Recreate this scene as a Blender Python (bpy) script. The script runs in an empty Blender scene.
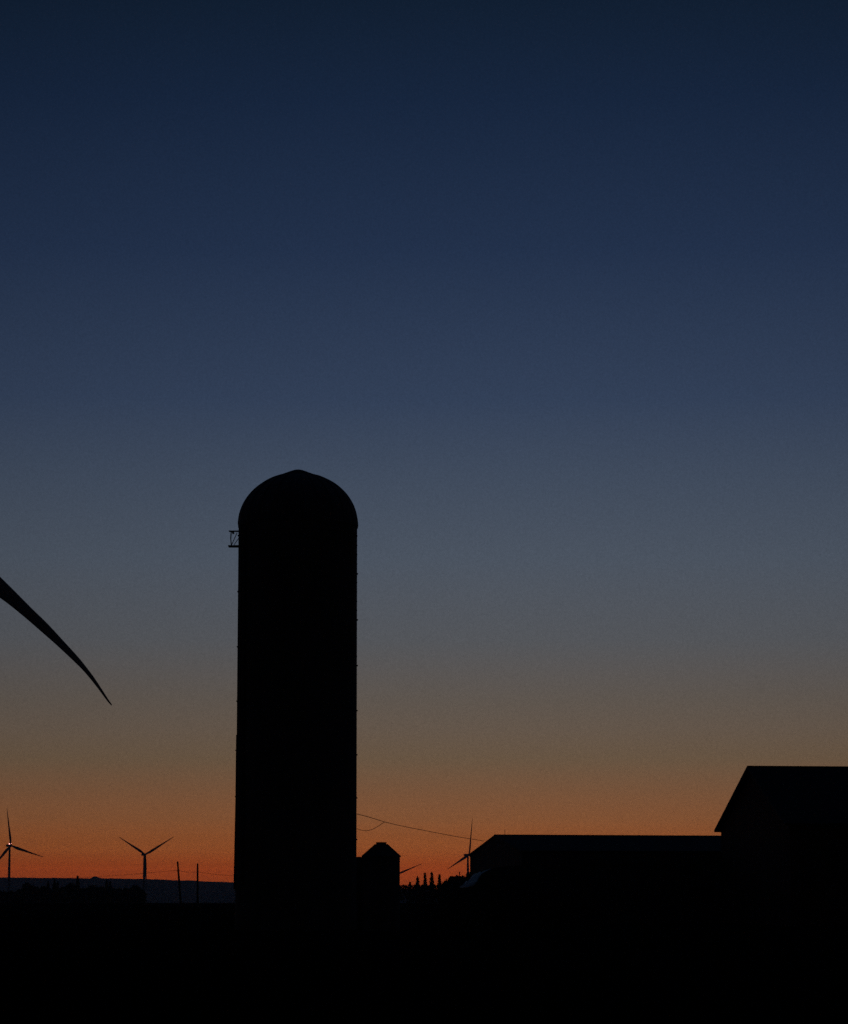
import bpy, bmesh, math, random
from mathutils import Vector, Matrix, noise

random.seed(11)
R = math.radians
sc = bpy.context.scene
COL = sc.collection

# ------------------------------------------------------------------ camera frame
F = 2840.0            # focal length in pixels (100 mm equivalent)
HOR = 898.0           # row of the true horizon
EYE = 1.6
PITCH = math.atan((HOR - 512.0) / F)


def P(x, y, D):
    """world point that the photo shows at pixel (x, y), D metres away along the ground"""
    u = (x - 424.0) / F
    v = (512.0 - y) / F
    cp, sp = math.cos(PITCH), math.sin(PITCH)
    d = Vector((u, cp - v * sp, sp + v * cp))
    return Vector((0, 0, EYE)) + d * (D / d.y)


# ------------------------------------------------------------------ materials
def principled(name, col, rough=0.8, metal=0.0):
    m = bpy.data.materials.new(name)
    m.use_nodes = True
    b = m.node_tree.nodes['Principled BSDF']
    b.inputs['Base Color'].default_value = (*col, 1)
    b.inputs['Roughness'].default_value = rough
    b.inputs['Metallic'].default_value = metal
    return m, m.node_tree, b


def varied(name, c1, c2, scale, rough=0.85, metal=0.0, bump=0.3, dist=0.02, stretch=(1, 1, 1), detail=8, spec=0.5):
    m, nt, b = principled(name, c1, rough, metal)
    N, L = nt.nodes, nt.links
    tc = N.new('ShaderNodeTexCoord')
    mp = N.new('ShaderNodeMapping')
    mp.inputs['Scale'].default_value = stretch
    L.new(tc.outputs['Object'], mp.inputs['Vector'])
    n = N.new('ShaderNodeTexNoise')
    n.inputs['Scale'].default_value = scale
    n.inputs['Detail'].default_value = detail
    n.inputs['Roughness'].default_value = 0.6
    L.new(mp.outputs[0], n.inputs['Vector'])
    r = N.new('ShaderNodeValToRGB')
    r.color_ramp.elements[0].position = 0.35
    r.color_ramp.elements[1].position = 0.68
    r.color_ramp.elements[0].color = (*c1, 1)
    r.color_ramp.elements[1].color = (*c2, 1)
    L.new(n.outputs['Fac'], r.inputs['Fac'])
    L.new(r.outputs['Color'], b.inputs['Base Color'])
    b.inputs['Specular IOR Level'].default_value = spec
    if spec <= 0.1:
        b.inputs['IOR'].default_value = 1.0
    if bump:
        bp = N.new('ShaderNodeBump')
        bp.inputs['Strength'].default_value = bump
        bp.inputs['Distance'].default_value = dist
        L.new(n.outputs['Fac'], bp.inputs['Height'])
        L.new(bp.outputs[0], b.inputs['Normal'])
    return m


def siding(name, c1, c2, pitch=0.3, axis='X', rough=0.8, metal=0.0):
    """boards or corrugation: a wave bump over a weathered colour"""
    m = varied(name, c1, c2, 1.4, rough, metal, bump=0, stretch=(1, 1, 0.25), spec=0.3)
    nt = m.node_tree
    N, L = nt.nodes, nt.links
    b = N['Principled BSDF']
    tc = N.new('ShaderNodeTexCoord')
    w = N.new('ShaderNodeTexWave')
    w.wave_type = 'BANDS'
    w.bands_direction = axis
    w.inputs['Scale'].default_value = 0.314 / pitch
    w.inputs['Distortion'].default_value = 0.0
    L.new(tc.outputs['Object'], w.inputs['Vector'])
    bp = N.new('ShaderNodeBump')
    bp.inputs['Strength'].default_value = 0.6
    bp.inputs['Distance'].default_value = 0.02
    L.new(w.outputs['Fac'], bp.inputs['Height'])
    L.new(bp.outputs[0], b.inputs['Normal'])
    return m


def stave_material():
    m = varied('weathered_staves', (0.10, 0.095, 0.088), (0.18, 0.172, 0.16), 0.9, 0.9, 0, bump=0, stretch=(1, 1, 0.2), spec=0.2)
    nt = m.node_tree
    N, L = nt.nodes, nt.links
    b = N['Principled BSDF']
    uv = N.new('ShaderNodeUVMap')
    br = N.new('ShaderNodeTexBrick')
    br.inputs['Scale'].default_value = 1.0
    br.inputs['Brick Width'].default_value = 0.762
    br.inputs['Row Height'].default_value = 0.254
    br.inputs['Mortar Size'].default_value = 0.012
    br.inputs['Color1'].default_value = (1, 1, 1, 1)
    br.inputs['Color2'].default_value = (0.8, 0.8, 0.8, 1)
    br.inputs['Mortar'].default_value = (0, 0, 0, 1)
    L.new(uv.outputs[0], br.inputs['Vector'])
    bp = N.new('ShaderNodeBump')
    bp.inputs['Strength'].default_value = 0.5
    bp.inputs['Distance'].default_value = 0.02
    L.new(br.outputs['Color'], bp.inputs['Height'])
    L.new(bp.outputs[0], b.inputs['Normal'])
    return m


M_stave = stave_material()
M_hoop = varied('rusty_steel', (0.10, 0.055, 0.035), (0.20, 0.17, 0.15), 6, 0.7, 0.4, spec=0.3)
M_dome = siding('dome_panels', (0.10, 0.105, 0.11), (0.16, 0.165, 0.17), 0.5, 'X', 0.8, 0.0)
M_galv = siding('corrugated_steel', (0.11, 0.11, 0.11), (0.18, 0.18, 0.18), 0.10, 'Z', 0.8, 0.0)
M_galvroof = varied('galvanised_roof', (0.09, 0.09, 0.09), (0.15, 0.15, 0.15), 3, 0.85, 0.0, spec=0.1)
M_barnwall = siding('weathered_barn_boards', (0.09, 0.045, 0.035), (0.15, 0.08, 0.06), 0.2, 'X')
M_shedwall = siding('grey_shed_siding', (0.10, 0.10, 0.095), (0.15, 0.15, 0.14), 0.23, 'X')
M_roof = siding('dark_roof_sheet', (0.030, 0.029, 0.028), (0.055, 0.053, 0.05), 0.25, 'X', 0.9)
M_trim = varied('painted_trim', (0.10, 0.095, 0.085), (0.15, 0.14, 0.13), 4, 0.9)
M_door = siding('sliding_door_boards', (0.11, 0.10, 0.09), (0.16, 0.15, 0.13), 0.3, 'X')
M_wood = varied('creosoted_pole', (0.05, 0.04, 0.03), (0.10, 0.08, 0.06), 3, 0.95, stretch=(4, 4, 0.4))
M_wire = varied('wire_sheath', (0.03, 0.03, 0.03), (0.05, 0.05, 0.05), 5, 0.7)
M_white = varied('turbine_white', (0.30, 0.31, 0.32), (0.36, 0.37, 0.38), 0.1, 0.6, bump=0.0)
M_glass, _, gb = principled('dusty_pane', (0.02, 0.025, 0.03), 0.25)
M_leaf = varied('leaf_green', (0.035, 0.045, 0.02), (0.07, 0.08, 0.035), 1.2, 0.9, spec=0.1)
M_needle = varied('needle_green', (0.02, 0.035, 0.02), (0.045, 0.06, 0.03), 1.2, 0.9, spec=0.1)
M_bark = varied('bark', (0.05, 0.04, 0.03), (0.11, 0.09, 0.07), 5, 0.95, stretch=(1, 1, 0.3))
M_earth = varied('mound_earth', (0.035, 0.028, 0.02), (0.07, 0.055, 0.04), 1.5, 0.98, dist=0.05, spec=0.1)


def tarp_material():
    m = varied('pale_sheet', (0.55, 0.51, 0.42), (0.98, 0.94, 0.82), 1.6, 0.6, bump=1.0, dist=0.08, stretch=(0.6, 1.2, 5), detail=2)
    return m


M_tarp = tarp_material()


def ground_material():
    m, nt, b = principled('field_soil', (0.04, 0.035, 0.025), 1.0)
    b.inputs['IOR'].default_value = 1.0      # bare dull soil, no sheen
    N, L = nt.nodes, nt.links
    tc = N.new('ShaderNodeTexCoord')
    big = N.new('ShaderNodeTexNoise')
    big.inputs['Scale'].default_value = 0.02
    big.inputs['Detail'].default_value = 6
    mp = N.new('ShaderNodeMapping')
    mp.inputs['Scale'].default_value = (1, 0.45, 1)
    L.new(tc.outputs['Object'], mp.inputs['Vector'])
    L.new(mp.outputs[0], big.inputs['Vector'])
    r = N.new('ShaderNodeValToRGB')
    cr = r.color_ramp
    cr.elements[0].position = 0.36
    cr.elements[0].color = (0.012, 0.010, 0.008, 1)
    cr.elements[1].position = 0.66
    cr.elements[1].color = (0.035, 0.032, 0.024, 1)
    L.new(big.outputs['Fac'], r.inputs['Fac'])
    fine = N.new('ShaderNodeTexNoise')
    fine.inputs['Scale'].default_value = 3.0
    fine.inputs['Detail'].default_value = 8
    L.new(tc.outputs['Object'], fine.inputs['Vector'])
    mx = N.new('ShaderNodeMix')
    mx.data_type = 'RGBA'
    mx.blend_type = 'MULTIPLY'
    mx.inputs['Factor'].default_value = 0.6
    L.new(r.outputs['Color'], mx.inputs['A'])
    L.new(fine.outputs['Color'], mx.inputs['B'])
    L.new(mx.outputs['Result'], b.inputs['Base Color'])
    bp = N.new('ShaderNodeBump')
    bp.inputs['Strength'].default_value = 0.6
    bp.inputs['Distance'].default_value = 0.08
    L.new(fine.outputs['Fac'], bp.inputs['Height'])
    L.new(bp.outputs[0], b.inputs['Normal'])
    return m


M_ground = ground_material()
M_hill = varied('wooded_ridge', (0.03, 0.04, 0.025), (0.075, 0.075, 0.05), 0.004, 0.98, bump=0, spec=0.05)


# ------------------------------------------------------------------ mesh helpers
def link(name, bm, mat, parent=None, smooth=False, loc=None):
    bmesh.ops.recalc_face_normals(bm, faces=bm.faces)
    me = bpy.data.meshes.new(name)
    bm.to_mesh(me)
    bm.free()
    me.materials.append(mat)
    if smooth:
        for p in me.polygons:
            p.use_smooth = True
    o = bpy.data.objects.new(name, me)
    COL.objects.link(o)
    if parent:
        o.parent = parent
    if loc is not None:
        o.location = loc
    return o


def tag(o, label=None, cat=None, group=None, kind=None):
    if label:
        o['label'] = label
    if cat:
        o['category'] = cat
    if group:
        o['group'] = group
    if kind:
        o['kind'] = kind
    return o


def empty(name, loc, label, cat, group=None, rz=0):
    o = bpy.data.objects.new(name, None)
    o.empty_display_size = 0.3
    o.location = loc
    o.rotation_euler = (0, 0, rz)
    COL.objects.link(o)
    return tag(o, label, cat, group)


def box(bm, c, s, rot=None):
    M = Matrix.Translation(c)
    if rot is not None:
        M = M @ rot
    M = M @ Matrix.Diagonal((*s, 1))
    return bmesh.ops.create_cube(bm, size=1, matrix=M)['verts']


def lathe(bm, prof, seg=48, cap=True, c=(0, 0, 0), uv=False):
    rings = []
    cx, cy, cz = c
    for (r, z) in prof:
        if r < 1e-5:
            rings.append([bm.verts.new((cx, cy, cz + z))])
        else:
            rings.append([bm.verts.new((cx + r * math.cos(2 * math.pi * i / seg), cy + r * math.sin(2 * math.pi * i / seg), cz + z)) for i in range(seg)])
    uvl = bm.loops.layers.uv.new('UVMap') if uv else None
    for k in range(len(rings) - 1):
        a, b = rings[k], rings[k + 1]
        for i in range(seg):
            j = (i + 1) % seg
            if len(a) == 1 and len(b) == 1:
                continue
            if len(a) == 1:
                f = bm.faces.new((a[0], b[i], b[j]))
            elif len(b) == 1:
                f = bm.faces.new((a[i], a[j], b[0]))
            else:
                f = bm.faces.new((a[i], a[j], b[j], b[i]))
                if uvl:
                    rr = prof[k][0]
                    us = [i, i + 1, i + 1, i]
                    zs = [prof[k][1], prof[k][1], prof[k + 1][1], prof[k + 1][1]]
                    for lp, uu, zz in zip(f.loops, us, zs):
                        # staves stand upright: brick length runs along z
                        lp[uvl].uv = (zz, uu * 2 * math.pi * rr / seg)
    if cap:
        if len(rings[0]) > 1:
            bm.faces.new(list(reversed(rings[0])))
        if len(rings[-1]) > 1:
            bm.faces.new(rings[-1])


def tube(bm, pts, rad, seg=8, rads=None, cap=True):
    pts = [Vector(p) for p in pts]
    prev = None
    rings = []
    for i, p in enumerate(pts):
        if i == 0:
            t = pts[1] - p
        elif i == len(pts) - 1:
            t = p - pts[i - 1]
        else:
            t = pts[i + 1] - pts[i - 1]
        t.normalize()
        if prev is None:
            ref = Vector((0, 0, 1)) if abs(t.z) < 0.9 else Vector((1, 0, 0))
            a = t.cross(ref).normalized()
        else:
            a = (prev - t * prev.dot(t)).normalized()
        prev = a
        b = t.cross(a)
        rr = rads[i] if rads else rad
        rings.append([bm.verts.new(p + (a * math.cos(2 * math.pi * k / seg) + b * math.sin(2 * math.pi * k / seg)) * rr) for k in range(seg)])
    for k in range(len(rings) - 1):
        for i in range(seg):
            j = (i + 1) % seg
            bm.faces.new((rings[k][i], rings[k][j], rings[k + 1][j], rings[k + 1][i]))
    if cap:
        bm.faces.new(list(reversed(rings[0])))
        bm.faces.new(rings[-1])


# ------------------------------------------------------------------ terrain
def smooth(a, b, t):
    t = max(0.0, min(1.0, (t - a) / (b - a)))
    return t * t * (3 - 2 * t)


def gz(x, y):
    r = math.hypot(x, y)
    z = -1.0 * smooth(560, 900, r) - 11.0 * smooth(900, 4200, r)
    z += 0.6 * smooth(250, 540, r)
    n = noise.noise(Vector((x * 0.004, y * 0.004, 0.3))) * 0.25 * smooth(120, 500, r)
    n += noise.noise(Vector((x * 0.02, y * 0.02, 4.3))) * 0.05 * smooth(20, 80, r)
    n += noise.noise(Vector((x * 0.4, y * 0.4, 1.3))) * 0.02
    z += n
    # level the crest of the near field as seen from the farmyard
    z += noise.noise(Vector((x * 0.0009, y * 0.0009, 9.1))) * 3.0 * smooth(1000, 3000, r)
    return z


azs = []
a = -12.0
while a <= 12.001:
    azs.append(a)
    a += 0.12
a = 14.0
while a < 347.9:
    azs.append(a)
    a += 2.0
rs = [0.0]
r = 1.0
while r < 15500:
    rs.append(r)
    r *= 1.045
rs.append(15500)
bm = bmesh.new()
cv = bm.verts.new((0, 0, gz(0, 0)))
prev = None
for rr in rs[1:]:
    ring = []
    for az in azs:
        x, y = rr * math.sin(R(az)), rr * math.cos(R(az))
        ring.append(bm.verts.new((x, y, gz(x, y))))
    n = len(ring)
    for i in range(n):
        j = (i + 1) % n
        if prev is None:
            bm.faces.new((cv, ring[i], ring[j]))
        else:
            bm.faces.new((prev[i], ring[i], ring[j], prev[j]))
    prev = ring
g = link('ground', bm, M_ground, smooth=True)
tag(g, 'dark open farm field stretching to the horizon', None, None, 'structure')


def ridge_h(az):
    """crest height (m) of the far ridge, 13 km out, per azimuth in degrees"""
    x = 424 + F / math.cos(PITCH) * math.tan(R(az)) if abs(az) < 60 else None
    if x is not None and -200 < x < 1100:
        if x < 145:
            yy = 878.3 + 0.008 * x
        else:
            yy = 879.5 + (x - 145) * 0.036
        yy = min(yy, 890.5)
        h = (HOR - yy) * 13000 / F / math.cos(R(az)) + EYE
        h += 2.2 * noise.noise(Vector((az * 2.5, 0.4, 0))) + 1.2 * noise.noise(Vector((az * 14, 2.4, 0)))
        d = (x - 94.8) / (3.4 if x < 94.8 else 4.6)
        h += 11.0 * math.exp(-d * d)
        return h
    return 60 + 25 * noise.noise(Vector((math.cos(R(az)) * 3, math.sin(R(az)) * 3, 0)))


bm = bmesh.new()
prof = [(0.0, 9800), (0.12, 10600), (0.42, 11600), (0.8, 12500), (1.0, 13000), (0.93, 13400), (0.3, 14600), (0.0, 15300)]
haz = []
a = -14.0
while a < 14.0:
    haz.append(a)
    a += 0.04
while a < 346:
    haz.append(a)
    a += 1.0
rows = []
for k, (hf, rr) in enumerate(prof):
    row = []
    for az in haz:
        H = ridge_h(az if az < 180 else az - 360)
        z = -15 + (H + 15) * hf
        if 0 < hf < 1:
            z += 6 * hf * noise.noise(Vector((az * 1.3, rr * 0.0011, 5)))
        row.append(bm.verts.new((rr * math.sin(R(az)), rr * math.cos(R(az)), z)))
    rows.append(row)
for k in range(len(rows) - 1):
    n = len(haz)
    for i in range(n):
        j = (i + 1) % n
        bm.faces.new((rows[k][i], rows[k][j], rows[k + 1][j], rows[k + 1][i]))
h = link('hills', bm, M_hill, smooth=True)
tag(h, 'long low ridge lying blue in the distance', None, None, 'structure')

# ------------------------------------------------------------------ silo
SD = 146.0
sb = P(296.0, 880, SD)
sx = sb.x
spring = P(298, 526.2, SD).z
SR = 3.065
base = Vector((sx, SD, 0))
silo = empty('silo', base, 'tall round tower silo with domed roof standing alone', 'silo')
bm = bmesh.new()
lathe(bm, [(SR + 0.02, -0.3), (SR + 0.016, 4), (SR + 0.012, 8), (SR + 0.008, 12), (SR + 0.004, 16), (SR, spring)], 96, True, uv=True)
link('wall', bm, M_stave, silo)
bm = bmesh.new()
DH = 2.74
pr = [(SR + 0.04, spring - 0.08), (SR + 0.05, spring + 0.02)]
for i in range(1, 23):
    t = math.pi / 2 * i / 23
    rr = (SR + 0.04) * math.cos(t)
    if rr < 0.8:
        break
    pr.append((rr, spring + 0.03 + DH * math.sin(t)))
pr.append((0.80, spring + 0.03 + DH * math.sqrt(1 - (0.8 / (SR + .04)) ** 2)))
ztop = pr[-1][1]
pr.append((0.0, ztop))
lathe(bm, pr, 96, True)
roof = link('roof', bm, M_dome, silo)
bm = bmesh.new()
for k in range(24):
    an = 2 * math.pi * k / 24 + 0.13
    pts = []
    for i in range(0, 19):
        t = math.pi / 2 * i / 23
        rr = (SR + 0.05) * math.cos(t)
        if rr < 0.78:
            break
        pts.append((rr * math.cos(an), rr * math.sin(an), spring + 0.035 + (DH + 0.012) * math.sin(t)))
    tube(bm, pts, 0.022, 5)
link('seam', bm, M_dome, roof)
bm = bmesh.new()
lathe(bm, [(1.12, ztop - 0.12), (0.98, ztop - 0.035), (0.80, ztop + 0.045), (0.60, ztop + 0.12), (0.40, ztop + 0.20), (0.24, ztop + 0.255), (0.10, ztop + 0.285), (0.0, ztop + 0.295)], 32, True, c=(-0.02, 0, 0))
link('roof_cap', bm, M_galvroof, silo)
# steel hoops
hoop_me = None
nh = 46
for k in range(nh):
    z = 0.5 + (spring - 1.0) * (k / (nh - 1)) ** 1.12
    ang = math.pi * (0.02 if k % 5 == 1 else (0.995 if k % 6 == 3 else 0.37 + 0.11 * (k % 3))) + 0.01 * (k % 7)
    if hoop_me is None:
        bm = bmesh.new()
        seg = 96
        ringp = [(SR + 0.012 * math.cos(t) + 0.006, 0.012 * math.sin(t)) for t in [i * math.pi / 3 for i in range(6)]]
        loops = []
        for i in range(seg):
            an = 2 * math.pi * i / seg
            loops.append([bm.verts.new((q[0] * math.cos(an), q[0] * math.sin(an), q[1])) for q in ringp])
        for i in range(seg):
            for q in range(6):
                bm.faces.new((loops[i][q], loops[i][(q + 1) % 6], loops[(i + 1) % seg][(q + 1) % 6], loops[(i + 1) % seg][q]))
        box(bm, (SR + 0.03, 0, 0), (0.045, 0.26, 0.06))      # fastening lug
        tube(bm, [(SR + 0.04, -0.24, 0), (SR + 0.04, 0.24, 0)], 0.014, 6)
        ho = link('hoop', bm, M_hoop, silo, loc=(0, 0, z))
        hoop_me = ho.data
    else:
        ho = bpy.data.objects.new('hoop', hoop_me)
        COL.objects.link(ho)
        ho.parent = silo
        ho.location = (0, 0, z)
    ho.rotation_euler = (0, 0, ang)
# ladder down the left side, stopping short of the ground
zl0 = P(237, 889.5, SD).z
zl1 = P(237, 529, SD).z
lx = -(SR + 0.10)
bm = bmesh.new()
for s in (-1, 1):
    box(bm, (lx + 0.02, s * 0.2, (zl0 + zl1) / 2), (0.06, 0.03, zl1 - zl0))
z = zl0 + 0.15
while z < zl1:
    tube(bm, [(lx + 0.01, -0.2, z), (lx + 0.01, 0.2, z)], 0.012, 6)
    z += 0.3
z = zl0 + 0.4
while z < zl1:
    for s in (-1, 1):
        box(bm, (lx + 0.075, s * 0.2, z), (0.07, 0.03, 0.05))
    z += 2.3
link('ladder', bm, M_hoop, silo).rotation_euler = (0, 0, R(22))
# enclosed pipe beside the ladder
bm = bmesh.new()
tube(bm, [(lx + 0.05, -0.42, zl0 + 0.1), (lx + 0.08, -0.42, spring - 0.4), (lx + 0.2, -0.36, spring + 0.1), (lx + 0.65, -0.3, spring + 1.1)], 0.10, 14, rads=[0.13, 0.08, 0.075, 0.075])
link('filler_pipe', bm, M_galvroof, silo).rotation_euler = (0, 0, R(24))
bm = bmesh.new()
zq = P(237, 735, SD).z
tube(bm, [(-(SR - 0.02), -0.1, zq), (-(SR - 0.01), -0.1, (zq * 0.55 + zl0 * 0.45)), (-(SR + 0.045), -0.1, zl0)], 0.07, 12)
for t in (0.1, 0.4, 0.7, 0.97):
    box(bm, (-(SR + 0.02), -0.1, zq + (zl0 - zq) * t), (0.12, 0.26, 0.04))
link('drain_pipe', bm, M_hoop, silo)
# railed platform under the roof on the left
pt, pb = P(229, 531.5, SD), P(229, 546.6, SD)
px0 = pt.x - sx
zt, zb = pt.z, pb.z
plat = None
bm = bmesh.new()
for i in range(4):
    yy = -0.36 + i * 0.18
    box(bm, ((px0 + 0.04 + lx + 0.15) / 2, yy, zb), (-px0 + lx + 0.22, 0.15, 0.05))
plat = link('platform', bm, M_hoop, silo)
bm = bmesh.new()
xo = px0 + 0.12
for yy in (-0.25, 0.05):
    tube(bm, [(px0, yy, zt), (lx + 0.25, yy, zt)], 0.021, 8)
    tube(bm, [(xo, yy, zt - 0.02), (xo - 0.02, yy, (zt + zb) / 2), (xo + 0.02, yy, zb)], 0.018, 8)
    box(bm, (xo + 0.10, yy, zt - 0.06), (0.10, 0.03, 0.13))
tube(bm, [(px0 + 0.02, -0.25, zt), (px0 + 0.02, 0.05, zt)], 0.021, 8)
tube(bm, [(xo + 0.02, -0.25, zb + 0.02), (lx + 0.02, -0.25, zt - 0.10)], 0.02, 8)
tube(bm, [(lx - 0.15, 0.05, zb + 0.1), (lx + 0.15, 0.05, zt - 0.25)], 0.018, 8)
link('guard_rail', bm, M_hoop, plat)

# ------------------------------------------------------------------ feed room between silo and bin
fD = 150.0
c0, c1 = P(352, 857, fD), P(392, 857, fD)
root = empty('feed_room', Vector(((c0.x + c1.x) / 2, fD + 1, 0)), 'low flat shed wedged between the tower silo and the small grain bin', 'shed')
w = c1.x - c0.x
hgt = c0.z
bm = bmesh.new()
box(bm, (0, 0, (hgt - 0.12) / 2 - 0.05), (w, 3.0, hgt - 0.12 + 0.1))
link('wall', bm, M_shedwall, root)
bm = bmesh.new()
box(bm, (0.0, 0, hgt - 0.055), (w + 0.2, 3.3, 0.11))
link('roof', bm, M_roof, root)
bm = bmesh.new()
box(bm, (-0.2, -1.53, 1.0), (0.9, 0.05, 2.0))
dr = link('door', bm, M_door, root)
bm = bmesh.new()
box(bm, (0.12, -1.575, 1.0), (0.04, 0.04, 0.14))
link('handle', bm, M_hoop, dr)

# ------------------------------------------------------------------ small grain bin
bD = 141.5
k = bD / F
cx = P(381.2, 870, bD).x
ez = P(381, 856.6, bD).z
tz = P(381, 842.2, bD).z
br_ = 18.9 * k
root = empty('grain_bin', Vector((cx, bD, 0)), 'squat round bin with conical roof and flat cap right of the tower silo', 'grain bin')
bm = bmesh.new()
lathe(bm, [(br_ - 0.02, -0.1), (br_ - 0.02, ez * 0.5), (br_ - 0.02, ez)], 48)
link('wall', bm, M_galv, root, smooth=False)
bm = bmesh.new()
lathe(bm, [(br_ + 0.03, ez - 0.02), (br_ + 0.03, ez + 0.02), (6.2 * k, tz - 0.10), (0, tz - 0.10)], 48)
rf = link('roof', bm, M_galvroof, root)
bm = bmesh.new()
for i in range(16):
    an = 2 * math.pi * i / 16
    tube(bm, [((br_ + 0.02) * math.cos(an), (br_ + 0.02) * math.sin(an), ez + 0.03), (6 * k * math.cos(an), 6 * k * math.sin(an), tz - 0.09)], 0.012, 5)
link('seam', bm, M_galvroof, rf)
bm = bmesh.new()
lathe(bm, [(5.0 * k, tz - 0.16), (5.0 * k, tz - 0.03), (5.4 * k, tz - 0.03), (5.3 * k, tz), (0, tz + 0.01)], 24)
link('roof_cap', bm, M_galvroof, root)


# ------------------------------------------------------------------ barns
def barn(name, label, peak, D, psi, halfw, rise, length, rake, over, wallmat, rods=(), doors=1):
    """gable barn; peak = world point of the left end of its ridge"""
    yaw = psi
    root = empty(name, Vector((peak.x, peak.y, 0)), label, 'barn', None, yaw)
    # local x runs along the ridge away from the gable end, local y towards the back
    zr = peak.z
    th = 0.14
    ew = halfw + over
    ze = zr - rise                   # eave (outer) top height
    sl = rise / ew
    zw = zr - th * 1.1 - sl * halfw  # wall top
    L = length
    bm = bmesh.new()
    x0, x1 = rake, L - rake
    zg = zr - th * 1.1
    pr = [(-halfw, -0.2), (halfw, -0.2), (halfw, zw), (0, zg), (-halfw, zw)]
    A = [bm.verts.new((x0, q[0], q[1])) for q in pr]
    B = [bm.verts.new((x1, q[0], q[1])) for q in pr]
    bm.faces.new(A)
    bm.faces.new(B)
    for i in range(5):
        j = (i + 1) % 5
        bm.faces.new((A[i], A[j], B[j], B[i]))
    link('wall', bm, wallmat, root)
    bm = bmesh.new()
    for s in (-1, 1):
        q = [(0, zr), (s * ew, ze), (s * ew, ze - th), (0, zr - th)]
        A = [bm.verts.new((0, p[0], p[1])) for p in q]
        B = [bm.verts.new((L, p[0], p[1])) for p in q]
        bm.faces.new(A)
        bm.faces.new(B)
        for i in range(4):
            j = (i + 1) % 4
            if i == 3:
                continue
            bm.faces.new((A[i], A[j], B[j], B[i]))
    rf = link('roof', bm, M_roof, root)
    bm = bmesh.new()
    box(bm, (L / 2, 0, zr + 0.012), (L, 0.16, 0.035))
    link('ridge_cap', bm, M_roof, rf)
    for rx in rods:
        bm = bmesh.new()
        tube(bm, [(rx, 0, zr), (rx, 0, zr + 0.35)], 0.012, 6)
        link('lightning_rod', bm, M_hoop, rf)
    # rake and eave boards
    bm = bmesh.new()
    for s in (-1, 1):
        an = math.atan2(rise, ew)
        ln = math.hypot(ew, rise)
        Rm = Matrix.Rotation(-s * an, 4, 'X')
        box(bm, (-0.015, s * ew / 2, (zr + ze) / 2 - th / 2 - 0.02), (0.03, ln - 0.05, th), Rm)
    link('rake_board', bm, M_trim, root)
    for d in range(doors):
        xx = L * (0.25 + 0.4 * d)
        bm = bmesh.new()
        hh = min(zw - 0.5, 3.6)
        box(bm, (xx, -halfw - 0.05, hh / 2), (3.4, 0.06, hh))
        dd = link('door', bm, M_door, root)
        bm = bmesh.new()
        box(bm, (xx + 1.4, -halfw - 0.10, 1.2), (0.05, 0.05, 0.3))
        link('handle', bm, M_hoop, dd)
        bm = bmesh.new()
        box(bm, (xx + 1.0, -halfw - 0.07, hh + 0.08), (6.0, 0.08, 0.1))
        link('door_track', bm, M_hoop, root)
    for wx in (0.12, 0.5, 0.86):
        xx = L * wx
        bm = bmesh.new()
        zc = 1.9
        for (dx, dz, sx_, sz_) in ((0, 0.42, 1.0, 0.08), (0, -0.42, 1.0, 0.08), (-0.46, 0, 0.08, 0.76), (0.46, 0, 0.08, 0.76), (0, 0, 0.04, 0.76)):
            box(bm, (xx + dx, -halfw - 0.03, zc + dz), (sx_, 0.05, sz_))
        wn = link('window', bm, M_trim, root)
        bm = bmesh.new()
        box(bm, (xx, -halfw - 0.01, zc), (0.84, 0.02, 0.76))
        link('pane', bm, M_glass, wn)
    return root




def eave_reach(pk, xe, psi):
    """half width of the roof whose far eave corner shows at column xe"""
    lo_, hi_ = 1.0, 20.0
    for _ in range(50):
        m = (lo_ + hi_) / 2
        X, Y = pk.x - m * math.sin(psi), pk.y + m * math.cos(psi)
        if P(xe, 850, Y).x > X:
            hi_ = m
        else:
            lo_ = m
    return lo_


def make_barn(psi, name, label, px, ridge_y, eave_px, eave_y, D, L, rake, over, mat, **kw):
    pk = P(px, ridge_y, D)
    ew = eave_reach(pk, eave_px, psi)
    ez_ = P(eave_px, eave_y, D + ew * math.cos(psi)).z
    print(name, 'half width', ew, 'rise', pk.z - ez_, 'ridge', pk.z)
    return barn(name, label, pk, D, psi, ew - over, pk.z - ez_, L, rake, over, mat, **kw)


make_barn(R(12.5), 'machine_shed', 'long low dark barn with shallow roof running behind the taller barn', 494.3, 834.9, 469.4, 853.8, 185.0, 24.0, 0.03, 0.06, M_shedwall, rods=(0.7,))
make_barn(R(8), 'tall_barn', 'tall dark barn with steep roof and overhanging eave at the right edge', 747.2, 766.2, 714.8, 830.0, 172.0, 24.0, 0.34, 0.30, M_barnwall, doors=2)

# ------------------------------------------------------------------ mound with pale sheet beside the low barn
mD = 163.0
mc = P(520, 898, mD)
mw, md, mh = 4.8, 8.0, P(520, 864.0, mD).z


def mound_z(x, y):
    u, v = (x - mc.x) / mw, (y - mc.y) / md
    q = u * u + v * v
    return mh * max(0.0, 1 - q) ** 0.45 * (1 + 0.02 * noise.noise(Vector((x, y, 0)))) - 0.1


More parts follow.
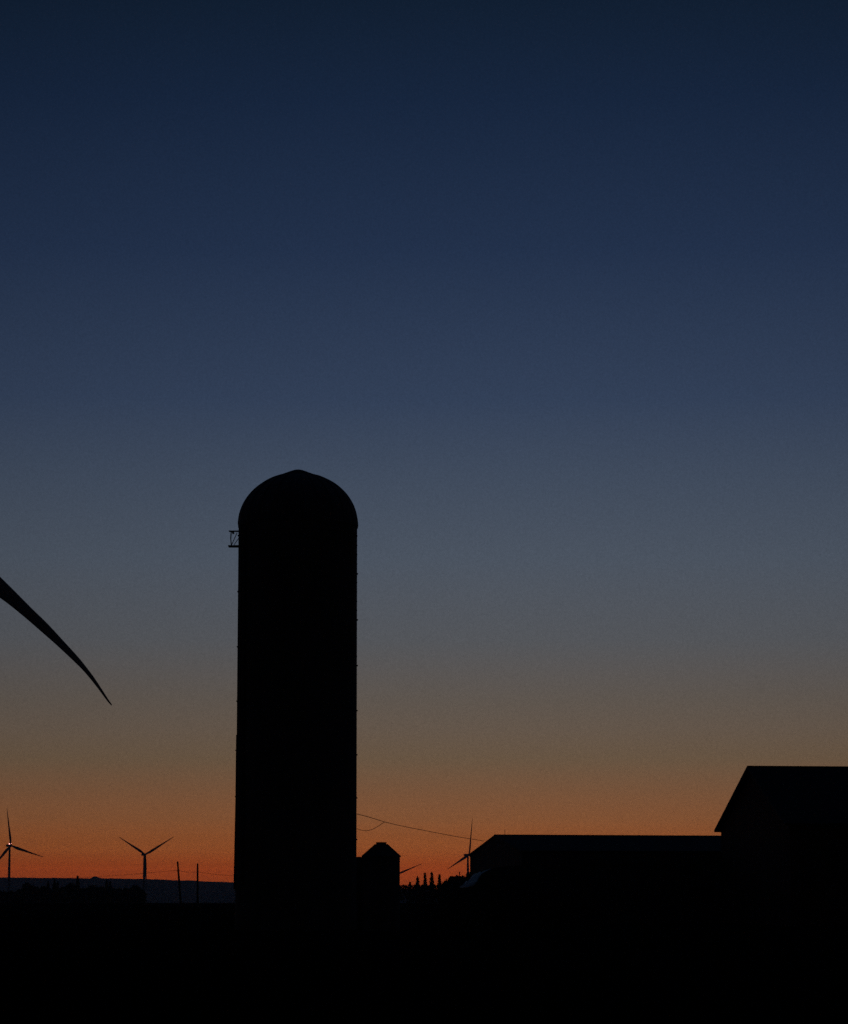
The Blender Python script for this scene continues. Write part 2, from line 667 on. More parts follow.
root = empty('covered_mound', Vector((mc.x, mc.y, 0)), 'rounded dark mound with a pale sheet draped down its left side by the low barn', 'mound')
bm = bmesh.new()
nr, na = 22, 72
rows = []
for i in range(nr + 1):
    q = (i / nr)
    row = []
    for j in range(na):
        an = 2 * math.pi * j / na
        x, y = mc.x + mw * q * math.cos(an), mc.y + md * q * math.sin(an)
        row.append(bm.verts.new((x - mc.x, y - mc.y, mound_z(x, y) if q < 1 else -0.1)))
        if i == 0:
            break
    rows.append(row)
for i in range(nr):
    for j in range(na):
        j2 = (j + 1) % na
        if i == 0:
            bm.faces.new((rows[0][0], rows[1][j], rows[1][j2]))
        else:
            bm.faces.new((rows[i][j], rows[i + 1][j], rows[i + 1][j2], rows[i][j2]))
link('earth', bm, M_earth, root, smooth=True)


def on_mound(px, py):
    """where the sight line through a pixel meets the mound's front"""
    last = None
    for i in range(900):
        D = mD - md - 0.3 + i * 0.02
        p = P(px, py, D)
        if p.z <= mound_z(p.x, p.y):
            return p
    return None


up = [(459.5, 888.2), (463, 886), (467, 881.5), (471, 876.0), (475, 873.2), (480, 871.0), (485, 868.8), (490, 867.2), (496, 865.8), (502, 865.2)]
lo = [(462.5, 889.0), (468, 888.2), (474, 886.6), (477.5, 882.5), (479, 878.5), (482, 875.0), (486, 872.2), (491, 870.0), (497, 867.8), (502.5, 866.6)]
bm = bmesh.new()
grid = []
lastp = None
for (a_, b_) in zip(up, lo):
    row = []
    for t in range(7):
        f_ = t / 6
        p = on_mound(a_[0] + (b_[0] - a_[0]) * f_, a_[1] + (b_[1] - a_[1]) * f_)
        row.append(p)
    grid.append(row)
verts = {}
for i, row in enumerate(grid):
    for j, p in enumerate(row):
        if p is not None:
            verts[i, j] = (bm.verts.new(p - Vector((mc.x, mc.y, 0)) + Vector((-0.02, -0.05, 0.05 + 0.015 * ((i + j) % 2)))))
nf = 0
for i in range(len(grid) - 1):
    for j in range(6):
        q = [(i, j), (i + 1, j), (i + 1, j + 1), (i, j + 1)]
        if all(t in verts for t in q):
            bm.faces.new([verts[t] for t in q])
            nf += 1
print('sheet faces', nf)
ret = bmesh.ops.extrude_face_region(bm, geom=bm.faces[:])
for v in [e for e in ret['geom'] if isinstance(e, bmesh.types.BMVert)]:
    v.co += Vector((0.01, 0.03, -0.03))
bmesh.ops.remove_doubles(bm, verts=bm.verts, dist=0.0001)
link('pale_sheet', bm, M_tarp, root, smooth=True)


# ------------------------------------------------------------------ wind turbines
def blade_bm(L, cmax, prebend=0.0):
    """blade along local +X, chord along Y, thickness along Z"""
    bm = bmesh.new()
    st = [(0.02, 0.6, 1.0), (0.07, 0.62, 0.9), (0.14, 0.85, 0.5), (0.22, 1.0, 0.32), (0.35, 0.84, 0.26), (0.5, 0.64, 0.22), (0.65, 0.48, 0.2), (0.8, 0.34, 0.18), (0.92, 0.23, 0.16), (0.98, 0.14, 0.15), (1.0, 0.04, 0.15)]
    rings = []
    for (t, c, th) in st:
        ch = c * cmax
        tk = ch * th
        ring = []
        for i in range(14):
            an = 2 * math.pi * i / 14
            yy = ch / 2 * math.cos(an)
            zz = tk / 2 * math.sin(an) * (1.15 if math.cos(an) > 0 else 0.75)
            off = (-0.12 * cmax if t > 0.1 else 0)
            tw = R(14) * (1 - t)
            y2 = yy * math.cos(tw) - zz * math.sin(tw) + off
            z2 = yy * math.sin(tw) + zz * math.cos(tw) + prebend * L * t * t
            ring.append(bm.verts.new((t * L, y2, z2)))
        rings.append(ring)
    for k in range(len(rings) - 1):
        for i in range(14):
            j = (i + 1) % 14
            bm.faces.new((rings[k][i], rings[k][j], rings[k + 1][j], rings[k + 1][i]))
    bm.faces.new(rings[0])
    bm.faces.new(rings[-1])
    return bm


_blade = {}


def turbine(label, hub, ground, psi, angs, L, cmax, cone, lit=False, custom=None, group='wind turbines on the far plain', towertop=1.3, beacon=True):
    """psi: yaw of the rotor plane; rotor axis a points right and towards the camera"""
    h = Vector((math.cos(psi), math.sin(psi), 0))
    a = Vector((math.sin(psi), -math.cos(psi), 0))
    up = Vector((0, 0, 1))
    tw = hub - a * 3.0
    root = empty('wind_turbine', Vector((tw.x, tw.y, ground)), label, 'wind turbine', group)
    H = hub.z - 1.6 - ground
    bm = bmesh.new()
    lathe(bm, [(2.1, -0.5), (1.95, H * 0.33), (1.7, H * 0.66), (towertop, H)], 28)
    link('tower', bm, M_white, root, smooth=False)
    # nacelle: tapered rounded box along -a
    fr = Matrix(((a.x, h.x, 0, 0), (a.y, h.y, 0, 0), (0, 0, 1, 0), (0, 0, 0, 1)))
    bm = bmesh.new()
    secs = [(-1.4, 1.35, 1.5), (-2.6, 1.75, 1.85), (-8.5, 1.7, 1.8), (-10.4, 1.4, 1.35)]
    rings = []
    for (ax, wy, wz) in secs:
        ring = []
        for i in range(12):
            t = 2 * math.pi * (i + 0.5) / 12
            cs, sn = math.cos(t), math.sin(t)
            sgn = lambda v: (1 if v > 0 else -1) * abs(v) ** 0.5
            ring.append(bm.verts.new(fr @ Vector((ax, wy * sgn(cs), wz * sgn(sn)))))
        rings.append(ring)
    for q in range(3):
        for i in range(12):
            j = (i + 1) % 12
            bm.faces.new((rings[q][i], rings[q][j], rings[q + 1][j], rings[q + 1][i]))
    bm.faces.new(rings[0])
    bm.faces.new(rings[-1])
    rel = hub - Vector((tw.x, tw.y, ground))
    nac = link('nacelle', bm, M_white, root, loc=rel)
    # hub / spinner
    bm = bmesh.new()
    for v in bmesh.ops.create_uvsphere(bm, u_segments=16, v_segments=10, radius=1.0)['verts']:
        v.co = fr @ Vector((v.co.x * (2.2 if v.co.x > 0 else 1.4), v.co.y * 1.7, v.co.z * 1.7))
    link('hub', bm, M_white, root, smooth=True, loc=rel)
    for i, an in enumerate(angs):
        if custom is not None and i == 0:
            link('blade', custom, M_white, root, smooth=True)
            continue
        key = (L, cmax)
        d = (h * math.cos(an) + up * math.sin(an))
        d2 = (d * math.cos(cone) + a * math.sin(cone)).normalized()
        zz = (a * math.cos(cone) - d * math.sin(cone)).normalized()
        yy = zz.cross(d2)
        M = Matrix(((d2.x, yy.x, zz.x, rel.x), (d2.y, yy.y, zz.y, rel.y), (d2.z, yy.z, zz.z, rel.z), (0, 0, 0, 1)))
        if key not in _blade:
            o = link('blade', blade_bm(L, cmax, 0.02), M_white, root, smooth=True)
            _blade[key] = o.data
        else:
            o = bpy.data.objects.new('blade', _blade[key])
            COL.objects.link(o)
            o.parent = root
        o.matrix_local = M
    if lit:
        m, nt, b = principled('beacon_glow', (0.8, 0.2, 0.15), 0.4)
        b.inputs['Emission Color'].default_value = (1.0, 0.36, 0.33, 1)
        b.inputs['Emission Strength'].default_value = 6.5
        bm = bmesh.new()
        lp = fr @ Vector((-3.4, 1.2, 2.6))
        bmesh.ops.create_uvsphere(bm, u_segments=14, v_segments=8, radius=1.15, matrix=Matrix.Diagonal((1.7, 1.0, 0.75, 1)))
        link('beacon', bm, m, nac, smooth=True, loc=lp)
    return root


BL = 53.0
# distances follow from blade length in the picture
D = 4000.0
hb = P(10.9, 845.6, D)
turbine('lit distant turbine at the left edge with a glowing beacon on its nacelle', hb, gz(hb.x, hb.y), R(42), [R(103.5), R(-16.5), R(223.5)], 53.5, 4.2, R(5.5), lit=True)
D = 4250.0
hb = P(145.2, 854.6, D)
turbine('distant turbine with two blades raised in a V left of the utility poles', hb, gz(hb.x, hb.y), R(32), [R(31.5), R(151.5), R(271.5)], 53, 4.2, R(4))
D = 4350.0
hb = P(469.3, 855.0, D)
turbine('distant turbine with one upright blade standing at the left corner of the low barn', hb, gz(hb.x, hb.y), R(46), [R(86.5), R(203.5), R(-36)], 57, 4.2, R(2.0))
D = 5300.0
hb = P(396.0, 874.4, D)
turbine('distant turbine hidden behind the grain bin, a single blade showing at its right', hb, gz(hb.x, hb.y) - 8, R(22), [R(22), R(142), R(262)], 55, 3.9, R(3))

# the near turbine, its curved blade reaching in from the left edge
ND = 600.0
npsi = R(20)
hubN = P(-71, 527, ND)
hN = Vector((math.cos(npsi), math.sin(npsi), 0))
aN = Vector((math.sin(npsi), -math.cos(npsi), 0))
upN = Vector((0, 0, 1))


def on_rotor(px, py):
    d = P(px, py, 1.0) - Vector((0, 0, EYE))
    t = (hubN - Vector((0, 0, EYE))).dot(aN) / d.dot(aN)
    return Vector((0, 0, EYE)) + d * t


U = [(-68, 521.5), (-52, 531), (-30, 547.5), (0, 576.6), (15.6, 592.0), (31.2, 607.8), (46.9, 623.0), (62.5, 639.8), (78, 656.8), (86, 666.6), (93.8, 677.0), (101.6, 688.8), (108, 698.8), (112.1, 704.6)]
Lw = [(-75, 531), (-58, 546), (-38, 564), (-7, 592.3), (9.5, 604.9), (26, 618.4), (41, 631.4), (57, 645.5), (74, 661.4), (83, 670.4), (91.6, 680.4), (100.4, 691.8), (107.4, 701.3), (111.4, 705.6)]
bmc = bmesh.new()
rings = []
twN = hubN - aN * 3.0
offN = Vector((twN.x, twN.y, gz(twN.x, twN.y)))
THK = [1.0, 0.9, 0.45, 0.3, 0.26, 0.24, 0.22, 0.2, 0.18, 0.18, 0.18, 0.18, 0.18, 0.2]


def catmull(seq, m=5):
    out = []
    for i in range(len(seq) - 1):
        p0, p1, p2, p3 = seq[max(i - 1, 0)], seq[i], seq[i + 1], seq[min(i + 2, len(seq) - 1)]
        for s_ in range(m):
            t = s_ / m
            out.append(0.5 * ((2 * p1) + (p2 - p0) * t + (2 * p0 - 5 * p1 + 4 * p2 - p3) * t * t + (3 * p1 - p0 - 3 * p2 + p3) * t ** 3))
    out.append(seq[-1])
    return out


_u = catmull([on_rotor(*q) for q in U])
_l = catmull([on_rotor(*q) for q in Lw])
_t = catmull(THK)
for i, (p, q) in enumerate(zip(_u, _l)):
    c = (p + q) / 2
    hc = (p - q) / 2
    thk = _t[i]
    ring = []
    for j in range(20):
        an = 2 * math.pi * j / 20
        ring.append(bmc.verts.new(c + hc * math.cos(an) + aN * hc.length * thk * math.sin(an) - offN))
    rings.append(ring)
for k_ in range(len(rings) - 1):
    for i in range(20):
        j = (i + 1) % 20
        bmc.faces.new((rings[k_][i], rings[k_][j], rings[k_ + 1][j], rings[k_ + 1][i]))
bmc.faces.new(rings[0])
bmc.faces.new(rings[-1])
turbine('nearest turbine, a long dark curved blade sweeping in from the left edge', hubN, offN.z, npsi, [R(-45), R(78), R(197)], 53.0, 3.5, R(2), custom=bmc, group=None)


# ------------------------------------------------------------------ wires by the silo
def wire(name, label, pts, r, group=None):
    bm = bmesh.new()
    o0 = Vector(pts[0])
    tube(bm, [Vector(p) - o0 for p in pts], r, 6)
    o = link(name, bm, M_wire, None, True)
    o.location = o0
    return tag(o, label, 'wire', group)


def span(a, b, sag, n=24):
    a, b = Vector(a), Vector(b)
    return [a.lerp(b, i / n) - Vector((0, 0, sag * 4 * (i / n) * (1 - i / n))) for i in range(n + 1)]


def track(pts, n=4):
    """pixel/distance knots to a smooth line of world points"""
    kn = [P(*p) for p in pts]
    out = []
    for i in range(len(kn) - 1):
        p0 = kn[max(i - 1, 0)]
        p1, p2 = kn[i], kn[i + 1]
        p3 = kn[min(i + 2, len(kn) - 1)]
        for s in range(n):
            t = s / n
            out.append(0.5 * ((2 * p1) + (p2 - p0) * t + (2 * p0 - 5 * p1 + 4 * p2 - p3) * t * t + (3 * p1 - p0 - 3 * p2 + p3) * t ** 3))
    out.append(kn[-1])
    return out


wire('overhead_wire', 'long thin wire sagging from the tower silo down to the low barn roof',
     track([(357.0, 814.0, 146), (367, 816.5, 148.5), (376, 819.2, 151), (385, 822.0, 153.5), (400, 825.6, 158), (420, 829.6, 163.5), (440, 833.5, 169), (460, 837.2, 175), (484.0, 841.0, 186)]), 0.016)
wire('slack_wire', 'short slack wire looping from the tower silo up to the longer wire',
     track([(357.0, 828.6, 146), (362, 830.3, 147.4), (367, 830.6, 148.6), (373, 829.0, 150.2), (379, 825.6, 152), (384.5, 822.0, 153.5)]), 0.014)


# ------------------------------------------------------------------ utility poles and their lines
def pole(label, top, foot_px, D, arm_yaw):
    tp = P(top[0], top[1], D)
    bt = P(foot_px, 902, D)
    zb_ = gz(bt.x, bt.y)
    root = empty('utility_pole', Vector((bt.x, bt.y, zb_)), label, 'utility pole')
    lean = Vector((tp.x - bt.x, 0, 0))
    H = tp.z - zb_
    bm = bmesh.new()
    tube(bm, [(0, 0, -0.3), lean * 0.5 + Vector((0, 0, H * 0.5)), lean + Vector((0, 0, H))], 0.2, 12, rads=[0.26, 0.23, 0.19])
    link('post', bm, M_wood, root, True)
    bm = bmesh.new()
    z = H - 2.2
    box(bm, Vector((lean.x * 0.92, 0, z)), (1.3, 0.12, 0.14), Matrix.Rotation(arm_yaw, 4, 'Z'))
    arm = link('crossarm', bm, M_wood, root)
    tips = []
    for s in (-0.55, 0.55):
        bm = bmesh.new()
        q = Vector((lean.x * 0.92 + s * math.cos(arm_yaw), s * math.sin(arm_yaw), z + 0.07))
        lathe(bm, [(0.03, 0), (0.07, 0.05), (0.045, 0.1), (0.07, 0.14), (0.03, 0.2)], 10, c=tuple(q))
        link('insulator', bm, M_glass, arm)
        tips.append(root.location + q + Vector((0, 0, 0.2)))
    return tips


PD = 640.0
t1 = pole('leaning left one of the two thin utility poles left of the silo', (177.6, 861.5), 180.8, PD, R(80))
t2 = pole('upright right one of the two thin utility poles, nearer the silo', (197.6, 863.5), 197.6, PD + 25, R(80))
grp = 'power lines strung along the utility poles'
far = P(-30, 880.5, 950)
nr_ = P(300, 872, 800)
for i in range(2):
    lab = ('upper' if i else 'lower')
    wire('power_line', 'power line of the two utility poles crossing the low sky left of the silo',
         span(far + Vector((0, i * 1.0, i * 0.6)), t1[i], 0.9) + span(t1[i], t2[i], 0.25)[1:] + span(t2[i], nr_ + Vector((0, i, i * 0.3)), 1.2)[1:], 0.018, grp)

# ------------------------------------------------------------------ trees
def leaf_quad(bm, c, s):
    n = Vector((random.gauss(0, 1), random.gauss(0, 1), random.gauss(0, 1))).normalized()
    a_ = n.orthogonal().normalized()
    a_ = (Matrix.Rotation(random.uniform(0, 6.28), 3, n) @ a_)
    b_ = n.cross(a_)
    l, w_ = s * random.uniform(0.7, 1.3), s * random.uniform(0.35, 0.7)
    bm.faces.new([bm.verts.new(c + a_ * l), bm.verts.new(c + b_ * w_), bm.verts.new(c - a_ * l), bm.verts.new(c - b_ * w_)])


def broadleaf(name, label, base, H, W, group, leaf=0.3, n=2600, low=0.12, cat='tree'):
    root = empty(name, base, label, cat, group)
    bm = bmesh.new()
    rt = max(0.10, H * 0.02)
    bend = Vector((random.uniform(-.04, .04) * H, random.uniform(-.04, .04) * H, 0))
    tube(bm, [(0, 0, -0.3), bend * 0.4 + Vector((0, 0, H * 0.3)), bend + Vector((0, 0, H * 0.75))], rt, 8, rads=[rt * 1.2, rt, rt * 0.35])
    clumps = []
    nc = random.randint(11, 15)
    for i in range(nc):
        f_ = (i + 0.5) / nc
        z = H * (low + (0.92 - low) * f_)
        wr = W / 2 * (0.55 + 0.75 * math.sin(math.pi * min(1, f_ * 0.9 + 0.12))) * 0.62
        an = i * 2.4 + random.uniform(-.5, .5)
        rr = wr * random.uniform(0.25, 1.0) * (0.3 if f_ > 0.85 else 1)
        c = Vector((rr * math.cos(an), rr * math.sin(an), z)) + bend * f_
        cr_ = W * random.uniform(0.16, 0.26)
        c.z = min(c.z, H - cr_ * 0.95)
        clumps.append((c, cr_))
        st = bend * 0.5 * f_ + Vector((0, 0, z * 0.6))
        tube(bm, [st, (st + c) / 2 + Vector((0, 0, 0.1)), c], 0.05, 5, rads=[rt * 0.45, rt * 0.3, rt * 0.12])
    link('trunk', bm, M_bark, root, True)
    bm = bmesh.new()
    for i in range(n):
        c, cr_ = random.choice(clumps)
        d = Vector((random.gauss(0, 1), random.gauss(0, 1), random.gauss(0, 0.85))).normalized() * cr_ * random.random() ** 0.45
        p = c + d
        if p.z < 0.1:
            p.z = 0.1
        if p.z > H:
            p.z = H - random.uniform(0, 0.4)
        leaf_quad(bm, p, leaf)
    link('crown', bm, M_leaf, root)
    return root


def conifer(name, label, base, H, W, group, leaf=0.25, n=1700, low=0.06):
    root = empty(name, base, label, 'tree', group)
    bm = bmesh.new()
    rt = max(0.07, H * 0.014)
    tube(bm, [(0, 0, -0.3), (0, 0, H * 0.5), (0, 0, H * 0.98)], rt, 8, rads=[rt * 1.3, rt, rt * 0.2])
    whorls = []
    z = H * low
    while z < H * 0.96:
        f_ = (z / H - low) / (1 - low)
        wr = W / 2 * (1 - f_) ** 1.0 * random.uniform(0.6, 1.3) + 0.06
        nb = 7
        a0 = random.uniform(0, 6)
        for b_ in range(nb):
            an = a0 + b_ * 2 * math.pi / nb + random.uniform(-.3, .3)
            tip = Vector((math.cos(an) * wr, math.sin(an) * wr, z - wr * 0.25))
            st = Vector((0, 0, z))
            tube(bm, [st, tip], 0.02, 4, rads=[rt * 0.3, rt * 0.1])
            whorls.append((st, tip))
        z += max(0.35, H * 0.045)
    link('trunk', bm, M_bark, root, True)
    bm = bmesh.new()
    for i in range(n):
        st, tip = random.choice(whorls)
        t = random.random() ** 0.7
        p = st.lerp(tip, t) + Vector((random.gauss(0, .09), random.gauss(0, .09), random.gauss(-0.05, .12)))
        leaf_quad(bm, p, leaf)
    for i in range(60):
        leaf_quad(bm, Vector((random.gauss(0, .05), random.gauss(0, .05), H * random.uniform(0.9, 1.0))), leaf * 0.7)
    link('crown', bm, M_needle, root)
    return root


# tree line on the left, 1.2 km off
TD = 1200.0
G = 'trees of the dark tree line at the far left'
ml = TD / F
LT = [  # centre x, top y, width px, kind
    (-18, 886, 22, 'b'), (-1, 890.5, 14, 'b'), (10, 892.5, 16, 'b'), (20, 889, 10, 'b'), (28, 882.6, 11, 'b'), (36, 886.8, 9, 'b'), (44, 886.0, 10, 'b'),
    (48.2, 881.3, 4, 'c'), (54.6, 878.8, 5.0, 'c'), (57.6, 881.5, 4, 'c'), (63, 887.0, 10, 'b'), (71, 882.8, 10, 'b'), (77.6, 875.8, 5.6, 'c'), (83, 888, 9, 'b'),
    (92.5, 885.0, 13, 'b'), (101, 886.5, 9, 'b'), (106.6, 880.4, 5.5, 'c'), (110.2, 881.0, 5.5, 'c'), (118, 888.0, 11, 'b'), (126, 887.5, 9, 'b'), (134.6, 885.2, 11, 'b'), (141.3, 889, 8, 'b')]
LL = {
    -18: 'broad tree at the very left end of the far tree line',
    -1: 'low tree just left of the lit turbine tower',
    10: 'lowest tree of the far line, at the foot of the lit turbine',
    20: 'small low tree just right of the lit turbine tower',
    28: 'tallest rounded tree between the lit turbine and the first spires',
    36: 'small rounded tree leaning against the tall rounded one near the lit turbine',
    44: 'low rounded tree directly left of the thin first spire',
    48.2: 'thin first spire conifer, leftmost conifer of the far tree line',
    54.6: 'taller conifer of the close pair of spires left of the tallest spire',
    57.6: 'shorter conifer of the close pair of spires left of the tallest spire',
    63: 'low rounded tree in the dip right of the close pair of spires',
    71: 'rounded tree directly left of the tallest conifer spire',
    77.6: 'tallest conifer of the far line, its spire pricking above the ridge',
    83: 'low rounded tree directly right of the tallest conifer spire',
    92.5: 'wide rounded tree below the knoll on the ridge',
    101: 'small rounded tree directly left of the twin conifers',
    106.6: 'left one of the twin blunt conifers right of the knoll on the ridge',
    110.2: 'right one of the twin blunt conifers right of the knoll on the ridge',
    118: 'low wide tree directly right of the twin blunt conifers',
    126: 'low narrow tree midway between the twin conifers and the V bladed turbine',
    134.6: 'rounded tree left of the tower of the V bladed turbine',
    141.3: 'last low tree at the right end of the far tree line'}
for i, (x, ty, w_, kd) in enumerate(LT):
    D = TD + (i * 37 % 60)
    tp = P(x, ty, D)
    z0 = gz(tp.x, tp.y)
    H = tp.z - z0
    if kd == 'b':
        broadleaf('broadleaf_tree', LL[x], Vector((tp.x, tp.y, z0)), H, w_ * ml * 1.65, G, 0.46, 2200)
    else:
        conifer('conifer_tree', LL[x], Vector((tp.x, tp.y, z0)), H, w_ * ml * 1.9, G, 0.4, 1900)

# thicket filling the foot of that tree line
bm = bmesh.new()
for i in range(5200):
    x = random.uniform(-45, 144.5)
    D = TD - 25 + random.uniform(-6, 6)
    b0 = P(x, 898, D)
    z0 = gz(b0.x, b0.y)
    top = P(x, 891.8 + 1.5 * noise.noise(Vector((x * 0.12, 0, 0))) + 1.0 * noise.noise(Vector((x * 0.5, 3, 0))), D).z - z0
    leaf_quad(bm, Vector((b0.x, D, z0 + top * random.random() ** 0.6)), 0.55)
tag(link('undergrowth', bm, M_leaf), 'dense brush filling the foot of the far left tree line', 'brush', None, 'stuff')

# hedge and little spruces seen between the bin and the low barn
hD = 700.0
hl = hD / F
bm = bmesh.new()
for i in range(7000):
    x = random.uniform(340, 520)
    D = hD + random.uniform(-3, 3)
    b0 = P(x, 898, D)
    z0 = gz(b0.x, b0.y)
    top = P(x, 885.2 + 0.5 * noise.noise(Vector((x * 0.3, 0, 0))) + 0.4 * noise.noise(Vector((x * 0.9, 3, 0))), D).z - z0
    leaf_quad(bm, Vector((b0.x, D, z0 + top * random.random() ** 0.6)), 0.34)
tag(link('brush_belt', bm, M_leaf), 'level belt of dark brush between the grain bin and the low barn', 'brush', None, 'stuff')

G2 = 'slender spruces standing above the brush belt'
for (x, ty, w_, lab) in ((410.0, 881.8, 3.2, 'smallest spruce, barely topping the brush beside the grain bin'),
                         (417.6, 876.0, 4.6, 'second spruce from the grain bin, shorter than the next ones'),
                         (425.0, 872.6, 4.4, 'slim tall spruce in the middle of the spruce row'),
                         (431.8, 871.8, 5.6, 'tallest and widest spruce of the row'),
                         (439.4, 874.2, 4.8, 'last spruce of the row, next to the leafy clump by the barn')):
    D = 715.0
    tp = P(x, ty, D)
    z0 = gz(tp.x, tp.y)
    conifer('spruce_tree', lab, Vector((tp.x, tp.y, z0)), tp.z - z0, w_ * hl * 2.4, G2, 0.2, 1300, 0.05)
G3 = 'leafy trees at the left corner of the low barn'
for (x, ty, w_, lab) in ((446.0, 880.6, 8, 'lowest leafy tree of the clump, next to the spruce row'),
                         (451.6, 876.0, 8, 'second leafy tree of the clump by the barn, left of the bare post'),
                         (457.0, 875.0, 7, 'narrow leafy tree directly left of the bare post'),
                         (463.0, 875.4, 8, 'leafy tree between the bare post and the turbine tower by the barn'),
                         (469.5, 871.8, 8, 'leafy tree at the foot of the turbine tower, touching the low barn'),
                         (478, 872.5, 10, 'leafy tree mostly hidden behind the corner of the low barn')):
    D = 660.0
    tp = P(x, ty, D)
    z0 = gz(tp.x, tp.y)
    broadleaf('leafy_tree', lab, Vector((tp.x, tp.y, z0)), tp.z - z0, w_ * 2.3 * D / F, G3, 0.22, 3200, 0.05)
# bare post among them
tp = P(459.5, 871.6, 640)
z0 = gz(tp.x, tp.y)
bm = bmesh.new()
tube(bm, [(0, 0, -0.3), (0.02, 0, (tp.z - z0) / 2), (0, 0, tp.z - z0)], 0.13, 10, rads=[0.17, 0.14, 0.11])
o = link('wooden_post', bm, M_wood, None, True, loc=Vector((tp.x, tp.y, z0)))
tag(o, 'thin bare post rising among the leafy trees by the low barn', 'post')

# ------------------------------------------------------------------ haze
bm = bmesh.new()
box(bm, (0, 0, 66), (33000, 33000, 172))
hz = link('haze', bm, M_trim)
hm = bpy.data.materials.new('evening_air')
hm.use_nodes = True
nt = hm.node_tree
for n in list(nt.nodes):
    if n.type != 'OUTPUT_MATERIAL':
        nt.nodes.remove(n)
pv = nt.nodes.new('ShaderNodeVolumePrincipled')
HAZE_DENS = 7.5e-5
pv.inputs['Color'].default_value = (0.80, 0.93, 1.0, 1)
pv.inputs['Density'].default_value = HAZE_DENS
pv.inputs['Anisotropy'].default_value = 0.2
nt.links.new(pv.outputs[0], nt.nodes['Material Output'].inputs['Volume'])
hz.data.materials[0] = hm
tag(hz, 'thin evening haze over the plain', None, None, 'stuff')

# ------------------------------------------------------------------ sky
w = bpy.data.worlds.new('World')
sc.world = w
w.use_nodes = True
nt = w.node_tree
N, L = nt.nodes, nt.links
bg = N['Background']
tc = N.new('ShaderNodeTexCoord')
sep = N.new('ShaderNodeSeparateXYZ')
L.new(tc.outputs['Generated'], sep.inputs[0])


def s2l(v):
    v /= 255.0
    return v / 12.92 if v <= 0.04045 else ((v + 0.055) / 1.055) ** 2.4


def math_node(op, a_=None, b_=None, c_=None, clamp=False):
    n = N.new('ShaderNodeMath')
    n.operation = op
    n.use_clamp = clamp
    for i, v in enumerate((a_, b_, c_)):
        if v is None:
            continue
        if isinstance(v, (int, float)):
            n.inputs[i].default_value = v
        else:
            L.new(v, n.inputs[i])
    return n.outputs[0]


SKY = [  # row of the picture, colour of the afterglow there (sRGB 0-255)
    (885, (222.9, 97.0, 36.1)),
    (878, (222.9, 97.0, 36.1)),
    (872, (241.3, 105.5, 40.2)),
    (864, (201.9, 93.6, 38.4)),
    (850, (181.5, 98.9, 48.2)),
    (835, (165.9, 96.6, 52.2)),
    (820, (151.7, 96.7, 59.1)),
    (790, (131.9, 94.0, 65.8)),
    (760, (114.2, 93.6, 72.8)),
    (730, (107.6, 93.2, 80.0)),
    (700, (100.2, 91.5, 83.6)),
    (640, (87.8, 90.2, 94.7)),
    (560, (78.2, 87.2, 100.2)),
    (480, (66.5, 78.0, 96.0)),
    (400, (52.1, 66.1, 90.0)),
    (250, (35.0, 50.0, 76.0)),
    (100, (23, 38, 62)),
    (0, (17, 31, 50)),
]
ramp = N.new('ShaderNodeValToRGB')
cr = ramp.color_ramp
cr.interpolation = 'B_SPLINE' if False else 'LINEAR'
ZM = 0.5
stops = []
for (yy, c) in SKY:
    el = PITCH + math.atan((512 - yy) / F)
    stops.append((math.sin(el) / ZM, c))
stops.append((0.40 / ZM, (19, 34, 57)))
stops.append((1.0, (20, 37, 62)))
for i, (p_, c) in enumerate(stops):
    e = cr.elements[i] if i < 2 else cr.elements.new(p_)
    e.position = p_
    e.color = (s2l(c[0]), s2l(c[1]), s2l(c[2]), 1)
# thin streaks of cloud and faint mottling
mp = N.new('ShaderNodeMapping')
mp.inputs['Scale'].default_value = (5, 5, 260)
L.new(tc.outputs['Generated'], mp.inputs['Vector'])
st = N.new('ShaderNodeTexNoise')
st.inputs['Scale'].default_value = 1.0
st.inputs['Detail'].default_value = 4
L.new(mp.outputs[0], st.inputs['Vector'])
low = math_node('SUBTRACT', 1.0, math_node('MULTIPLY', sep.outputs['Z'], 22.0), clamp=True)
low2 = math_node('MULTIPLY', low, low)
sfac = math_node('MULTIPLY', math_node('SUBTRACT', st.outputs['Fac'], 0.5), math_node('MULTIPLY', low2, 0.45))
mo = N.new('ShaderNodeTexNoise')
mo.inputs['Scale'].default_value = 1300.0
mo.inputs['Detail'].default_value = 3
mo.inputs['Roughness'].default_value = 0.8
L.new(tc.outputs['Generated'], mo.inputs['Vector'])
mfac = math_node('MULTIPLY', math_node('SUBTRACT', mo.outputs['Fac'], 0.5), 0.45)
zz = math_node('DIVIDE', sep.outputs['Z'], ZM)
L.new(zz, ramp.inputs['Fac'])
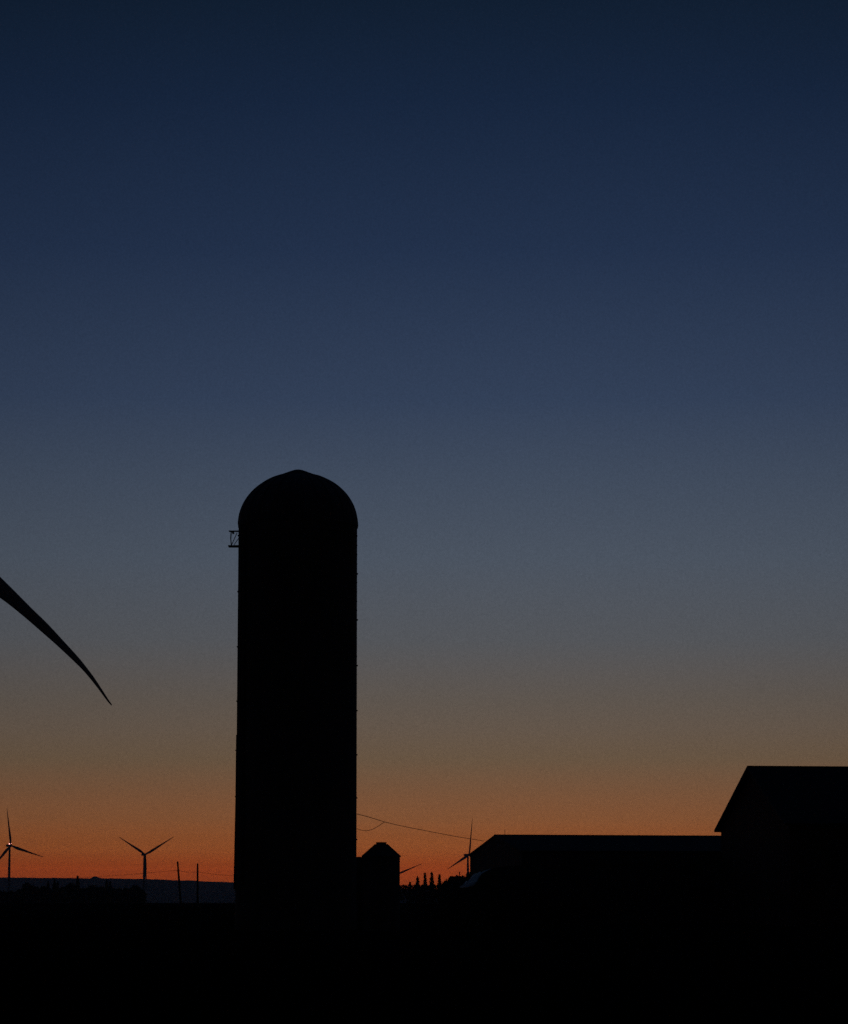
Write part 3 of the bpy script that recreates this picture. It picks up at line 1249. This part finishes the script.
# the glow is strongest ahead and slightly right, the sky behind the viewer is much darker
az0 = R(2.0)
hl_ = math_node('SQRT', math_node('ADD', math_node('MULTIPLY', sep.outputs['X'], sep.outputs['X']), math_node('MULTIPLY', sep.outputs['Y'], sep.outputs['Y'])))
dt = math_node('DIVIDE', math_node('ADD', math_node('MULTIPLY', sep.outputs['X'], math.sin(az0)), math_node('MULTIPLY', sep.outputs['Y'], math.cos(az0))), math_node('MAXIMUM', hl_, 0.001))
# 0 behind, 1 ahead
wide = math_node('POWER', math_node('MULTIPLY', math_node('ADD', dt, 1.0), 0.5, clamp=True), 2.0)
amb = math_node('ADD', math_node('MULTIPLY', wide, 0.78), 0.22)
# narrower part only near the horizon
ang = math_node('ARCCOSINE', math_node('MINIMUM', dt, 1.0))
nar = math_node('EXPONENT', math_node('MULTIPLY', math_node('MULTIPLY', ang, ang), -7.0))
mixn = math_node('ADD', math_node('MULTIPLY', nar, 1.0), 0.0)
tot = math_node('MULTIPLY', amb, math_node('ADD', math_node('ADD', 1.0, sfac), mfac))
tot = math_node('MULTIPLY', tot, math_node('ADD', 0.35, math_node('MULTIPLY', mixn, 0.65)))
L.new(ramp.outputs['Color'], bg.inputs['Color'])
L.new(tot, bg.inputs['Strength'])

# the sun has set ahead of the camera: only a trace of warm light is left along the horizon
sl = bpy.data.lights.new('sun', 'SUN')
sl.energy = 0.004
sl.angle = R(10)
sl.color = (1.0, 0.55, 0.3)
so = bpy.data.objects.new('sun', sl)
so.rotation_euler = (R(-88.5), 0, R(-2))
COL.objects.link(so)

# ------------------------------------------------------------------ camera and output
cam = bpy.data.cameras.new('camera')
cam.sensor_fit = 'VERTICAL'
cam.sensor_height = 36.0
cam.lens = 36.0 * F / 1024.0
cam.clip_end = 80000
cam.clip_start = 0.1
co = bpy.data.objects.new('camera', cam)
co.location = (0, 0, EYE)
co.rotation_euler = (math.pi / 2 + PITCH, 0, 0)
COL.objects.link(co)
sc.camera = co
sc.view_settings.view_transform = 'Standard'
sc.view_settings.look = 'None'
sc.view_settings.exposure = 0
sc.view_settings.gamma = 1
sc.cycles.volume_bounces = 3
sc.cycles.max_bounces = 4
sc.cycles.use_denoising = False
